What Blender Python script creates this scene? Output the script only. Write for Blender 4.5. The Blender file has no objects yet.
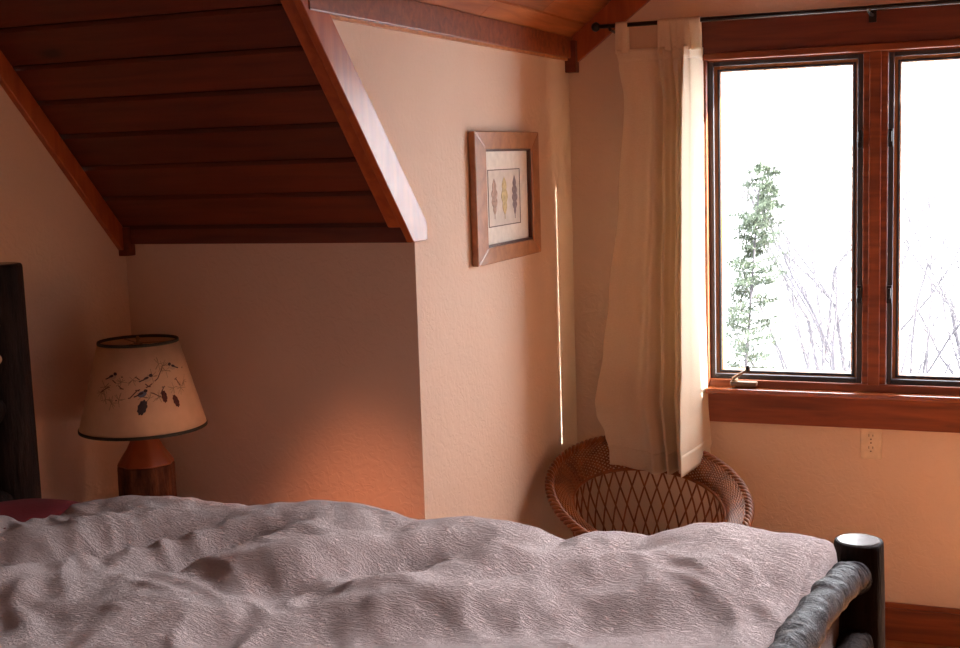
import bpy, bmesh, math, random
from mathutils import Vector, Matrix, noise
random.seed(7)
PI = math.pi
S = bpy.context.scene
C = S.collection

# ---------------------------------------------------------------- camera
cam = bpy.data.cameras.new('camera')
cam.sensor_width = 36.0
cam.lens = 1291.565 / 960 * 36.0
cam.clip_start = 0.02
co = bpy.data.objects.new('camera', cam); C.objects.link(co)
R = Matrix(((0.92591692, -0.01898568, 0.37724979), (0.37637945, 0.13066758, -0.91720472), (-0.03188056, 0.99124443, 0.12813314)))
co.matrix_world = Matrix.Translation((0, 0, 1.70)) @ R.to_4x4()
S.camera = co

# ---------------------------------------------------------------- light
S.view_settings.view_transform = 'Standard'
S.view_settings.look = 'None'
S.view_settings.gamma = 1.0
S.view_settings.exposure = 0.0
w = bpy.data.worlds.new('sky'); S.world = w; w.use_nodes = True
bg = w.node_tree.nodes['Background']
bg.inputs['Color'].default_value = (0.93, 0.95, 1.0, 1); bg.inputs['Strength'].default_value = 17.0

def light(name, kind, loc, aim, energy, color, **kw):
    l = bpy.data.lights.new(name, kind); l.energy = energy; l.color = color
    for k, v in kw.items(): setattr(l, k, v)
    o = bpy.data.objects.new(name, l); C.objects.link(o)
    o.location = loc
    o.rotation_euler = (Vector(aim) - Vector(loc)).to_track_quat('-Z', 'Y').to_euler()
    return o
# low winter sun raking along the window wall
sd = Vector((-math.cos(math.radians(17)), -math.sin(math.radians(17)), -math.tan(math.radians(22))))
light('sun', 'SUN', (6, 8, 6), tuple(Vector((6, 8, 6)) + sd), 60.0, (1.0, 0.93, 0.82), angle=0.009)
po = light('window_portal', 'AREA', (-0.36, 4.66, 1.45), (-0.36, 0, 1.45), 1.0, (1, 1, 1), shape='RECTANGLE', size=1.3, size_y=1.2)
po.data.cycles.is_portal = True
# added warm spot above the aisle, standing in for sunlight on its floor
light('aisle_glow_fill', 'SPOT', (-1.64, 2.60, 2.00), (-1.64, 2.90, 0.0), 190.0, (1.0, 0.32, 0.15), spot_size=math.radians(44), spot_blend=1.0, shadow_soft_size=0.05)
# added spot on the dormer floor; its bounce brightens window wall and chair
light('dormer_floor_fill', 'SPOT', (0.55, 4.1, 2.1), (0.30, 3.45, 0.0), 2500.0, (0.93, 0.93, 0.90), spot_size=math.radians(34), spot_blend=0.4, shadow_soft_size=0.05)
# unseen area lamp added in the dormer to brighten the duvet
light('bed_fill', 'AREA', (0.45, 3.45, 2.05), (-0.9, 1.7, 0.9), 12.5, (1.0, 0.90, 0.95), shape='RECTANGLE', size=0.4, size_y=0.4, spread=math.radians(72))
# unseen warm fill lamp added behind the camera
light('warm_room_fill', 'AREA', (1.0, -1.6, 1.5), (-1.0, 2.8, 1.0), 13.0, (1.0, 0.32, 0.14), shape='RECTANGLE', size=2.4, size_y=1.6)

# ---------------------------------------------------------------- materials
def lin(c): return tuple((x / 12.92 if x <= .04045 else ((x + .055) / 1.055) ** 2.4) for x in c)
def newmat(name):
    m = bpy.data.materials.new(name); m.use_nodes = True
    nt = m.node_tree; b = nt.nodes['Principled BSDF']
    return m, nt, b
def nd(nt, t, **kw):
    n = nt.nodes.new(t)
    for k, v in kw.items():
        if hasattr(n, k): setattr(n, k, v)
        else: n.inputs[k].default_value = v
    return n
def ramp(nt, src, stops):
    r = nt.nodes.new('ShaderNodeValToRGB')
    el = r.color_ramp.elements
    while len(el) < len(stops): el.new(.5)
    for e, (p, c) in zip(el, stops):
        e.position = p; e.color = (*c, 1) if len(c) == 3 else c
    nt.links.new(src, r.inputs[0]); return r.outputs[0]
def coords(nt, scale, rot=(0, 0, 0)):
    tc = nd(nt, 'ShaderNodeTexCoord'); mp = nd(nt, 'ShaderNodeMapping')
    mp.inputs['Scale'].default_value = scale; mp.inputs['Rotation'].default_value = rot
    nt.links.new(tc.outputs['Object'], mp.inputs[0]); return mp.outputs[0]
def bump(nt, b, src, strength, dist):
    bp = nd(nt, 'ShaderNodeBump'); bp.inputs['Strength'].default_value = strength; bp.inputs['Distance'].default_value = dist
    nt.links.new(src, bp.inputs['Height']); nt.links.new(bp.outputs[0], b.inputs['Normal']); return bp
def plain(name, col, rough=.5, metal=0, noise_amt=.08, nscale=40, bs=.1):
    m, nt, b = newmat(name)
    n = nd(nt, 'ShaderNodeTexNoise'); n.inputs['Scale'].default_value = nscale
    nt.links.new(coords(nt, (1, 1, 1)), n.inputs['Vector'])
    a = tuple(c * (1 - noise_amt) for c in col); c2 = tuple(min(1, c * (1 + noise_amt)) for c in col)
    nt.links.new(ramp(nt, n.outputs[0], [(.3, a), (.7, c2)]), b.inputs['Base Color'])
    b.inputs['Roughness'].default_value = rough; b.inputs['Metallic'].default_value = metal
    if bs: bump(nt, b, n.outputs[0], bs, .002)
    return m
def wood(name, dark, lightc, grain=(1, 14, 14), rough=.35, knots=True, tone=False, coat=0.0):
    """grain runs along the axis with the small scale"""
    m, nt, b = newmat(name)
    v = coords(nt, grain)
    n = nd(nt, 'ShaderNodeTexNoise'); n.inputs['Scale'].default_value = 3.0; n.inputs['Detail'].default_value = 6; n.inputs['Distortion'].default_value = .6
    nt.links.new(v, n.inputs['Vector'])
    colr = ramp(nt, n.outputs[0], [(.28, dark), (.72, lightc)])
    out = colr
    if knots:
        v2 = coords(nt, tuple(1.3 if g < 2 else 3.4 for g in grain))
        vo = nd(nt, 'ShaderNodeTexVoronoi'); vo.inputs['Scale'].default_value = 1.6
        nt.links.new(v2, vo.inputs['Vector'])
        k = ramp(nt, vo.outputs['Distance'], [(.05, (.08, .06, .05)), (.12, (1, 1, 1))])
        mx = nd(nt, 'ShaderNodeMix', data_type='RGBA', blend_type='MULTIPLY'); mx.inputs[0].default_value = .8
        nt.links.new(out, mx.inputs[6]); nt.links.new(k, mx.inputs[7]); out = mx.outputs[2]
    if tone:
        at = nd(nt, 'ShaderNodeVertexColor', layer_name='tone')
        mx = nd(nt, 'ShaderNodeMix', data_type='RGBA', blend_type='MULTIPLY'); mx.inputs[0].default_value = 1
        nt.links.new(out, mx.inputs[6]); nt.links.new(at.outputs[0], mx.inputs[7]); out = mx.outputs[2]
    nt.links.new(out, b.inputs['Base Color'])
    b.inputs['Roughness'].default_value = rough
    b.inputs['Coat Weight'].default_value = coat; b.inputs['Coat Roughness'].default_value = .25
    bump(nt, b, n.outputs[0], .15, .002)
    return m

def plaster():
    m, nt, b = newmat('cream_plaster')
    v = coords(nt, (1, 1, 1))
    n = nd(nt, 'ShaderNodeTexNoise'); n.inputs['Scale'].default_value = 38; n.inputs['Detail'].default_value = 3; n.inputs['Distortion'].default_value = 1.2
    n2 = nd(nt, 'ShaderNodeTexNoise'); n2.inputs['Scale'].default_value = 2.5
    nt.links.new(v, n.inputs['Vector']); nt.links.new(v, n2.inputs['Vector'])
    nt.links.new(ramp(nt, n2.outputs[0], [(.3, (.63, .485, .375)), (.7, (.67, .52, .405))]), b.inputs['Base Color'])
    b.inputs['Roughness'].default_value = .75
    h = ramp(nt, n.outputs[0], [(.42, (0, 0, 0)), (.58, (1, 1, 1))])
    bump(nt, b, h, .32, .002)
    return m
M = {}
M['wall'] = plaster()
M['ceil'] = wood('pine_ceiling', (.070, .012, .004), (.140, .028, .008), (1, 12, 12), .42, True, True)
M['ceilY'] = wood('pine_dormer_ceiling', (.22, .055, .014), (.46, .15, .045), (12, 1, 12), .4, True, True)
M['trim'] = wood('cherry_stained_trim', (.26, .050, .012), (.42, .105, .024), (12, 12, 1.2), .37, False, False, .12)
M['trimX'] = wood('window_trim_wood', (.13, .026, .008), (.28, .070, .018), (1.2, 14, 14), .42, True, False, .0)
M['trimD'] = wood('dark_header_wood', (.09, .018, .008), (.17, .036, .014), (1.2, 14, 14), .5, True)
M['stool'] = wood('varnished_sill_wood', (.20, .045, .012), (.36, .10, .03), (1.2, 14, 14), .16, False, False, 1.0)
M['sash'] = wood('sash_wood', (.36, .14, .045), (.55, .24, .08), (14, 14, 1.2), .35, False)
M['screen'] = plain('dark_screen_frame', (.035, .033, .04), .45)
M['floor'] = wood('wood_floor', (.38, .13, .045), (.58, .23, .08), (1, 9, 9), .3, True, True)
M['bark'] = None
def barkmat(name, a, c, rough=.6, zs=5, hs=26, sheen=0):
    m, nt, b = newmat(name)
    v = coords(nt, (hs, hs, zs))
    n = nd(nt, 'ShaderNodeTexNoise'); n.inputs['Scale'].default_value = 1.6; n.inputs['Detail'].default_value = 8; n.inputs['Roughness'].default_value = .65
    nt.links.new(v, n.inputs['Vector'])
    nt.links.new(ramp(nt, n.outputs[0], [(.35, a), (.7, c)]), b.inputs['Base Color'])
    b.inputs['Roughness'].default_value = rough
    bump(nt, b, n.outputs[0], .9, .012); b.inputs['Specular IOR Level'].default_value = .12
    return m
M['bark'] = barkmat('dark_bark', (.008, .006, .006), (.028, .018, .014), .6)
M['barkrail'] = barkmat('peeled_bark_rail', (.006, .005, .006), (.050, .046, .058), .42, 90, 90)
M['barkrail'].node_tree.nodes['Principled BSDF'].inputs['Specular IOR Level'].default_value = .13
M['logend'] = plain('sawn_log_end', (.10, .07, .06), .22, bs=.05)
M['peg'] = plain('pale_wood_peg', (.55, .33, .17), .5)
def duvetmat():
    m, nt, b = newmat('matelasse_cotton')
    v = coords(nt, (20, 95, 60))
    n = nd(nt, 'ShaderNodeTexNoise'); n.inputs['Scale'].default_value = 1.6; n.inputs['Detail'].default_value = 5; n.inputs['Distortion'].default_value = 2.2; n.inputs['Roughness'].default_value = .6
    nt.links.new(v, n.inputs['Vector'])
    b.inputs['Base Color'].default_value = (.80, .68, .645, 1)
    b.inputs['Roughness'].default_value = .8
    b.inputs['Sheen Weight'].default_value = .3
    h = ramp(nt, n.outputs[0], [(.38, (0, 0, 0)), (.62, (1, 1, 1))])
    bump(nt, b, h, .95, .008)
    return m
M['duvet'] = duvetmat()
M['red'] = plain('dark_red_cotton', (.14, .007, .012), .8, nscale=120, bs=.3)
M['mattress'] = plain('mattress_ticking', (.6, .55, .5), .8)
def clothmat():
    m, nt, b = newmat('cream_curtain_cotton')
    nt.nodes.remove(b)
    out = nt.nodes['Material Output']
    d = nd(nt, 'ShaderNodeBsdfDiffuse'); t = nd(nt, 'ShaderNodeBsdfTranslucent'); mx = nd(nt, 'ShaderNodeMixShader')
    n = nd(nt, 'ShaderNodeTexNoise'); n.inputs['Scale'].default_value = 1.0
    nt.links.new(coords(nt, (160, 160, 400)), n.inputs['Vector'])
    c = ramp(nt, n.outputs[0], [(.3, (.82, .72, .58)), (.7, (.88, .79, .66))])
    nt.links.new(c, d.inputs[0]); nt.links.new(c, t.inputs[0]); mx.inputs[0].default_value = .5
    nt.links.new(d.outputs[0], mx.inputs[1]); nt.links.new(t.outputs[0], mx.inputs[2]); nt.links.new(mx.outputs[0], out.inputs[0])
    return m
M['cloth'] = clothmat()
M['iron'] = plain('black_iron', (.012, .012, .014), .4, .3)
M['wicker'] = wood('glossy_wicker', (.13, .030, .008), (.32, .095, .024), (9, 9, 9), .32, False)
M['outlet'] = plain('almond_plastic', (.70, .58, .43), .35, bs=0)
M['slot'] = plain('dark_slot', (.02, .015, .01), .6, bs=0)
M['bronze'] = plain('bronze_metal', (.22, .15, .11), .35, .7)
M['picwood'] = wood('oak_picture_frame', (.26, .10, .035), (.42, .18, .07), (10, 10, 10), .3, False, False, .4)
M['liner'] = plain('dark_frame_liner', (.06, .02, .015), .4)
M['mat'] = plain('cream_mat_board', (.72, .68, .60), .7, bs=0)
M['print'] = plain('aged_print_paper', (.60, .55, .48), .7, bs=0)
M['ink'] = plain('brown_ink', (.10, .07, .06), .7, bs=0)
M['leafred'] = plain('red_green_leaf_print', (.38, .26, .20), .7, noise_amt=.35, nscale=90, bs=0)
M['leafyel'] = plain('yellow_leaf_print', (.52, .42, .20), .7, noise_amt=.25, nscale=90, bs=0)
M['leafbrn'] = plain('grey_brown_leaf_print', (.20, .16, .17), .7, noise_amt=.3, nscale=90, bs=0)
def shademat():
    m, nt, b = newmat('parchment_shade')
    n = nd(nt, 'ShaderNodeTexNoise'); n.inputs['Scale'].default_value = 30
    nt.links.new(coords(nt, (1, 1, 1)), n.inputs['Vector'])
    nt.links.new(ramp(nt, n.outputs[0], [(.3, (.66, .45, .28)), (.7, (.72, .50, .32))]), b.inputs['Base Color'])
    b.inputs['Roughness'].default_value = .7
    return m
M['shade'] = shademat()
M['green'] = plain('dark_green_binding', (.03, .03, .018), .7)
M['lampwood'] = plain('turned_orange_wood', (.30, .075, .022), .45)
M['lampbark'] = barkmat('carved_lamp_bark', (.05, .018, .01), (.20, .07, .03), .6, 6, 22)
M['brass'] = plain('aged_brass', (.35, .22, .09), .4, .8)
M['pinecone'] = plain('pinecone_paint', (.10, .02, .012), .7, noise_amt=.4, nscale=200, bs=0)
M['darkpaint'] = plain('dark_paint', (.05, .035, .04), .7, bs=0)
M['needle'] = plain('soft_grey_green_paint', (.30, .20, .12), .7, bs=0)
M['twig'] = plain('twig_paint', (.14, .07, .05), .7, bs=0)
M['birdwhite'] = plain('bird_buff_paint', (.55, .40, .27), .7, bs=0)
M['birdblue'] = plain('bird_blue_paint', (.14, .16, .22), .7, bs=0)
M['stand'] = wood('nightstand_pine', (.25, .08, .03), (.4, .15, .06), (1, 10, 10), .4, True)
def glassmat():
    m, nt, b = newmat('clear_window_glass'); nt.nodes.remove(b)
    t = nd(nt, 'ShaderNodeBsdfTransparent'); g = nd(nt, 'ShaderNodeBsdfGlossy'); mx = nd(nt, 'ShaderNodeMixShader')
    t.inputs[0].default_value = (.97, .98, .98, 1); g.inputs['Roughness'].default_value = .02; mx.inputs[0].default_value = .05
    nt.links.new(t.outputs[0], mx.inputs[1]); nt.links.new(g.outputs[0], mx.inputs[2]); nt.links.new(mx.outputs[0], nt.nodes['Material Output'].inputs[0])
    return m
M['glass'] = glassmat()
M['pale_hill'] = plain('overexposed_hillside', (.50, .52, .55), .9, noise_amt=.1, nscale=.3, bs=0)  # pale colour carries the overexposed daylight of the view
M['spruce'] = plain('spruce_needles', (.058, .076, .048), .9, noise_amt=.3, nscale=3, bs=0)
M['barktree'] = plain('bare_tree_bark', (.048, .043, .050), .9, noise_amt=.2, nscale=5, bs=0)
M['siding'] = plain('exterior_siding', (.35, .25, .18), .8)

# ---------------------------------------------------------------- helpers
def tag(o, label=None, cat=None, group=None, kind=None):
    if label: o['label'] = label
    if cat: o['category'] = cat
    if group: o['group'] = group
    if kind: o['kind'] = kind
    return o
def empty(name, loc, rz=0):
    o = bpy.data.objects.new(name, None); o.location = loc; o.rotation_euler = (0, 0, rz); o.empty_display_size = .1
    C.objects.link(o); return o
class MB:
    def __init__(s): s.bm = bmesh.new(); s.tone = []
    def add(s, vs, fs, tone=None):
        v = [s.bm.verts.new(p) for p in vs]
        for f in fs:
            try:
                nf = s.bm.faces.new([v[i] for i in f]); s.tone.append((nf, tone))
            except ValueError: pass
        return s
    def box(s, lo, hi, tone=None):
        x0, y0, z0 = lo; x1, y1, z1 = hi
        return s.add([(x0, y0, z0), (x1, y0, z0), (x1, y1, z0), (x0, y1, z0), (x0, y0, z1), (x1, y0, z1), (x1, y1, z1), (x0, y1, z1)],
                     [(0, 3, 2, 1), (4, 5, 6, 7), (0, 1, 5, 4), (1, 2, 6, 5), (2, 3, 7, 6), (3, 0, 4, 7)], tone)
    def prism(s, poly, f0, f1, tone=None):
        """poly of 2D points; f0, f1 map a 2D point to 3D for both end faces"""
        n = len(poly); vs = [f0(*p) for p in poly] + [f1(*p) for p in poly]
        fs = [tuple(range(n)), tuple(range(2 * n - 1, n - 1, -1))] + [(i, i + n, (i + 1) % n + n, (i + 1) % n) for i in range(n)]
        return s.add(vs, fs, tone)
    def tube(s, pts, rad, seg=8, cap=True, closed=False):
        pts = [Vector(p) for p in pts]; n = len(pts)
        if not hasattr(rad, '__len__'): rad = [rad] * n
        vs = []; up = None
        for i, p in enumerate(pts):
            t = (pts[(i + 1) % n] - pts[i - 1]) if closed else (pts[min(i + 1, n - 1)] - pts[max(i - 1, 0)])
            t.normalize()
            if up is None: up = Vector((0, 0, 1)) if abs(t.z) < .9 else Vector((1, 0, 0))
            a = (up - t * up.dot(t)).normalized(); b = t.cross(a); up = a
            for k in range(seg):
                an = 2 * PI * k / seg; vs.append(p + (a * math.cos(an) + b * math.sin(an)) * rad[i])
        fs = []
        for i in range(n if closed else n - 1):
            j = (i + 1) % n
            for k in range(seg):
                l = (k + 1) % seg; fs.append((i * seg + k, i * seg + l, j * seg + l, j * seg + k))
        if cap and not closed: fs += [tuple(range(seg - 1, -1, -1)), tuple((n - 1) * seg + k for k in range(seg))]
        return s.add(vs, fs)
    def lathe(s, prof, seg=32, c=(0, 0, 0), capb=True, capt=True, wob=None):
        vs = []
        for j, (r, z) in enumerate(prof):
            for k in range(seg):
                a = 2 * PI * k / seg; rr = r * (wob(a, z) if wob else 1)
                vs.append((c[0] + rr * math.cos(a), c[1] + rr * math.sin(a), c[2] + z))
        fs = []
        for j in range(len(prof) - 1):
            for k in range(seg):
                l = (k + 1) % seg; fs.append((j * seg + k, j * seg + l, (j + 1) * seg + l, (j + 1) * seg + k))
        if capb: fs.append(tuple(range(seg - 1, -1, -1)))
        if capt: fs.append(tuple((len(prof) - 1) * seg + k for k in range(seg)))
        return s.add(vs, fs)
    def grid(s, f, nu, nv, closeu=False):
        vs = [f(i / nu, j / nv) for j in range(nv + 1) for i in range(nu + (0 if closeu else 1))]
        w_ = nu if closeu else nu + 1; fs = []
        for j in range(nv):
            for i in range(nu):
                k = (i + 1) % w_; fs.append((j * w_ + i, j * w_ + k, (j + 1) * w_ + k, (j + 1) * w_ + i))
        return s.add(vs, fs)
    def build(s, name, mat, parent=None, smooth=False, bevel=0, solid=0, kind=None, fixn=True):
        bm = s.bm
        tones = any(t for _, t in s.tone)
        if tones:
            lay = bm.loops.layers.color.new('tone')
            for f, t in s.tone:
                t = t or 1.0
                for l in f.loops: l[lay] = (t, t, t, 1) if not hasattr(t, '__len__') else (*t, 1)
        if fixn: bmesh.ops.recalc_face_normals(bm, faces=bm.faces)
        me = bpy.data.meshes.new(name); bm.to_mesh(me); bm.free()
        me.materials.append(mat)
        if smooth: me.polygons.foreach_set('use_smooth', [True] * len(me.polygons))
        o = bpy.data.objects.new(name, me); C.objects.link(o)
        if parent: o.parent = parent
        if bevel:
            b = o.modifiers.new('bevel', 'BEVEL'); b.width = bevel; b.segments = 2; b.limit_method = 'ANGLE'; b.angle_limit = math.radians(40)
        if solid:
            b = o.modifiers.new('solid', 'SOLIDIFY'); b.thickness = solid; b.offset = 0
        if kind: o['kind'] = kind
        return o
def sbox(name, lo, hi, mat, bevel=0): return MB().box(lo, hi).build(name, mat, bevel=bevel, kind='structure')

# ---------------------------------------------------------------- the room
XL, XC, XD, XR = -2.418, -1.474, 0.73, 2.6
YR, YK, YW = -2.5, 3.141, 4.5
ZF = 2.62
SL = 1.08; ZK = 1.50
DS = .78; ZE = 2.10
def zs(y): return ZK + SL * (YK - y)                    # underside of the main slope
def ys(z): return YK - (z - ZK) / SL
YTOP = ys(ZF); YE = ys(ZE)
XA = XC + (ZF - ZE) / DS; XB = XD - (ZF - ZE) / DS
T = .12
# floor planks
fl = MB(); y = YR
fl.box((XL - T, YR - T, -.14), (XR + T, YW + T, -.012), .5)
while y < YW:
    y2 = min(y + .095, YW); x = XL
    while x < XR:
        x2 = min(x + random.uniform(.9, 1.8), XR); t = random.uniform(.75, 1.1)
        fl.box((x, y, -.012), (x2 - .0015, y2 - .0015, 0), t); x = x2
    y = y2
fl.build('floor', M['floor'], kind='structure')
# plain walls
w_ = MB()
w_.prism([(YR - T, 0), (YK + T, 0), (YK + T, zs(YK + T) + .0), (YTOP, ZF), (YR - T, ZF)], lambda a, b: (XL - T, a, b), lambda a, b: (XL, a, b))
w_.build('wall_left', M['wall'], kind='structure')
w_ = MB()
w_.prism([(YR - T, 0), (YK + T, 0), (YK + T, zs(YK + T)), (YTOP, ZF), (YR - T, ZF)], lambda a, b: (XR, a, b), lambda a, b: (XR + T, a, b))
w_.build('wall_right', M['wall'], kind='structure')
sbox('wall_rear', (XL, YR - T, 0), (XR, YR, ZF), M['wall'])
MB().box((XL, YK, 0), (XC - .1, YK + T, ZK - .02)).build('wall_knee', M['wall'], kind='structure')
MB().box((XD + .1, YK, 0), (XR, YK + T, ZK - .02)).build('wall_knee_right', M['wall'], kind='structure')
def cheek(x0, x1, nm):
    MB().prism([(YK, 0), (YW + T, 0), (YW + T, ZE), (YE + .03, ZE), (YK + .004, ZK + .024), (YK, ZK + .01)], lambda a, b: (x0, a, b), lambda a, b: (x1, a, b)).build(nm, M['wall'], kind='structure')
cheek(XC - .1, XC, 'wall_cheek'); cheek(XD, XD + .1, 'wall_cheek_right')
# window wall with its opening
WX0, WX1, WZ0, WZ1 = -.990, .250, .865, 2.045
ww = MB()
m3 = lambda y_: (lambda a, b: (a, y_, b))
for poly in ([(XC, 0), (WX0, 0), (WX0, ZE + DS * (WX0 - XC)), (XC, ZE)],
             [(WX1, 0), (XD, 0), (XD, ZE), (WX1, ZE + DS * (XD - WX1))],
             [(WX0, 0), (WX1, 0), (WX1, WZ0), (WX0, WZ0)],
             [(WX0, WZ1), (WX1, WZ1), (WX1, ZE + DS * (XD - WX1)), (XB, ZF), (XA, ZF), (WX0, ZE + DS * (WX0 - XC))]):
    ww.prism(poly, m3(YW), m3(YW + T))
ww.build('wall_window', M['wall'], kind='structure')
# ceiling: tongue and groove boards over a backing, one structure
ce = MB()
nrm = Vector((0, SL, 1)).normalized(); dn = Vector((0, -1, SL)).normalized()      # up-slope direction
def slope_board(x0, x1, d0, d1, tone, lift0=.0, th=.014, xa=None, xb=None):
    g = .008
    def P(x, d, h): p = Vector((x, YK, ZK)) + dn * d + nrm * h; return p
    xa = x1 if xa is None else xa; xb = x1 if xb is None else xb      # right end at d0 / d1
    a = [P(x0, d0, g), P(x0, d0 + g * .8, 0), P(x0, d1 - g * .8, 0), P(x0, d1, g), P(x0, d1, th), P(x0, d0, th)]
    b = [P(xa, d0, g), P(xa, d0 + g * .8, 0), P(xb, d1 - g * .8, 0), P(xb, d1, g), P(xb, d1, th), P(xa, d0, th)]
    ce.add(a + b, [(0, 1, 2, 3, 4, 5), (11, 10, 9, 8, 7, 6)] + [(i, i + 6, (i + 1) % 6 + 6, (i + 1) % 6) for i in range(6)], tone)
LS = (Vector((0, YTOP, ZF)) - Vector((0, YK, ZK))).length
LE = (Vector((0, YE, ZE)) - Vector((0, YK, ZK))).length
bw = .1196; d = .038
def xval(dd):   # x of the valley at slope distance dd
    return XC if dd <= LE else XC + (XA - XC) * (dd - LE) / (LS - LE)
while d < LS:
    d2 = min(d + bw, LS)
    t = random.uniform(.88, 1.08)
    slope_board(XL, XC, d + .0024, d2 - .0024, t, xa=xval(d), xb=xval(d2))
    t = random.uniform(.78, 1.12)
    p0 = Vector((0, 0, 0))
    slope_board(XD, XR, d + .0008, d2 - .0008, t)
    d = d2
slope_board(XL, XC - .02, -.14, .037, .8); slope_board(XD + .02, XR, -.14, .037, .8)
def slab(pts, h=.08, off=.0135):
    n = (Vector(pts[1]) - Vector(pts[0])).cross(Vector(pts[2]) - Vector(pts[0])).normalized()
    if n.z < 0: n = -n
    a = [Vector(p) + n * off for p in pts]; b = [Vector(p) + n * (off + h) for p in pts]; k = len(pts)
    ce.add(a + b, [tuple(range(k)), tuple(range(2 * k - 1, k - 1, -1))] + [(i, i + k, (i + 1) % k + k, (i + 1) % k) for i in range(k)], .12)  # dark tone puts the shade of the grooves into the backing
yk2 = YK + .12
slab([(XL - T, yk2, zs(yk2)), (XC - .02, yk2, zs(yk2)), (XC - .02, YE, ZE), (XA - .02, YTOP, ZF), (XL - T, YTOP, ZF)])
slab([(XR + T, yk2, zs(yk2)), (XD + .02, yk2, zs(yk2)), (XD + .02, YE, ZE), (XB + .02, YTOP, ZF), (XR + T, YTOP, ZF)])
y = YR
while y < YTOP:
    y2 = min(y + .12, YTOP); ce.box((XL, y + .002, ZF), (XR, y2 - .002, ZF + .014), random.uniform(.8, 1.1)); y = y2
slab([(XL - T, YR - T, ZF), (XR + T, YR - T, ZF), (XR + T, YTOP, ZF), (XL - T, YTOP, ZF)])
ceo = ce.build('ceiling', M['ceil'], kind='structure')
# dormer ceiling, boards running towards the window
ce = MB()
nD = Vector((-DS, 0, 1)).normalized(); dD = Vector((1, 0, DS)).normalized()
LD = math.hypot(XA - XC, ZF - ZE)
def dboard(side, d0, d1, y0, y1, tone):
    g = .004
    base = Vector((XC if side > 0 else XD, 0, ZE)); dv = Vector((side, 0, DS)).normalized(); nv = Vector((-side * DS, 0, 1)).normalized()
    sec = [(d0, g * 1.5), (d0 + g, 0), (d1 - g, 0), (d1, g * 1.5), (d1, .014), (d0, .014)]
    def yv(dd, yy):
        return yy if yy > 3 else ys(ZE + dd * DS / math.hypot(1, DS))
    a = [base + dv * p + nv * q + Vector((0, yv(p, y0), 0)) for p, q in sec]
    b = [base + dv * p + nv * q + Vector((0, yv(p, y1), 0)) for p, q in sec]
    ce.add(a + b, [(0, 1, 2, 3, 4, 5), (11, 10, 9, 8, 7, 6)] + [(i, i + 6, (i + 1) % 6 + 6, (i + 1) % 6) for i in range(6)], tone)
for side in (1, -1):
    d = 0
    edges = [0, .09]
    while edges[-1] < LD: edges.append(min(edges[-1] + .122, LD))
    for i in range(len(edges) - 1):
        cut = [3.62, 4.02, 3.35, 4.2, 3.5, 3.9, 3.4][i % 7] if side > 0 else 3.7
        dboard(side, edges[i] + .0006, edges[i + 1] - .0006, 2.0, cut - .001, random.uniform(.8, 1.15))
        dboard(side, edges[i] + .0006, edges[i + 1] - .0006, cut + .001, YW + T, random.uniform(.8, 1.15))
slab([(XC - .02, YW + T, ZE - .0156), (XC - .02, YE, ZE - .0156), (XA, YTOP, ZF), (XA, YW + T, ZF)])
slab([(XD + .02, YW + T, ZE - .0156), (XD + .02, YE, ZE - .0156), (XB, YTOP, ZF), (XB, YW + T, ZF)])
slab([(XA, YTOP, ZF), (XB, YTOP, ZF), (XB, YW + T, ZF), (XA, YW + T, ZF)])
x = XA
while x < XB - .001:
    x2 = min(x + .13, XB); ce.box((x + .001, YTOP, ZF), (x2 - .001, YW + T, ZF + .014), random.uniform(.8, 1.15)); x = x2
ce.build('ceiling_dormer', M['ceilY'], kind='structure')

# trims ------------------------------------------------------------
def slope_strip(x0, x1, d0, d1, h0, h1, square=None):
    m = MB()
    def P(x, d, h): return Vector((x, YK, ZK)) + dn * d + nrm * h
    vs = [P(x0, d0, h0), P(x1, d0, h0), P(x1, d1, h0), P(x0, d1, h0), P(x0, d0, h1), P(x1, d0, h1), P(x1, d1, h1), P(x0, d1, h1)]
    return m.add(vs, [(0, 3, 2, 1), (4, 5, 6, 7), (0, 1, 5, 4), (1, 2, 6, 5), (2, 3, 7, 6), (3, 0, 4, 7)])
# orange board under the slope along the dormer edge
slope_strip(XC - .051, XC - .004, .052, LE + .25, -.026, -.001).build('trim_1', M['trim'], bevel=.004, kind='structure')
# strip on the cheek wall, above the slope line, with its level end block
poly = [(YK - .046, 1.482), (YK + .041, 1.482), (YK + .041, 1.5306), (2.650, 2.078), (2.538, 2.078)]
m_ = MB(); m_.prism(poly, lambda a, b: (XC - .001, a, b), lambda a, b: (XC + .020, a, b)).build('trim_2', M['trim'], bevel=.002, kind='structure')
# board along the top of the knee wall
sbox('trim_3', (XL + .02, YK - .020, ZK - .021), (XC + .0, YK + .001, ZK + .022), M['trimD'], .002)
# rake trim on the left wall + block in the corner
m_ = MB(); m_.prism([(YK - .02, zs(YK - .02) - .002), (YTOP, ZF - .002), (YTOP - .08, ZF - .002), (YK - .02, zs(YK - .02) - .075)], lambda a, b: (XL - .001, a, b), lambda a, b: (XL + .02, a, b))
m_.build('trim_4', M['trim'], bevel=.003, kind='structure')
MB().box((XL, YK - .035, ZK - .055), (XL + .036, YK + .0, ZK + .03)).build('trim_5', M['trimD'], bevel=.003, kind='structure')
# dormer eave board on the cheek wall
m_ = MB(); m_.box((XC - .001, YE + .005, ZE - .062), (XC + .0235, YW, ZE + .012)); m_.build('trim_6', M['trimX'], bevel=.003, kind='structure')
# thin pale bead under it
sbox('trim_7', (XC - .001, YE + .10, ZE - .070), (XC + .012, YW, ZE - .062), M['sash'])
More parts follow.
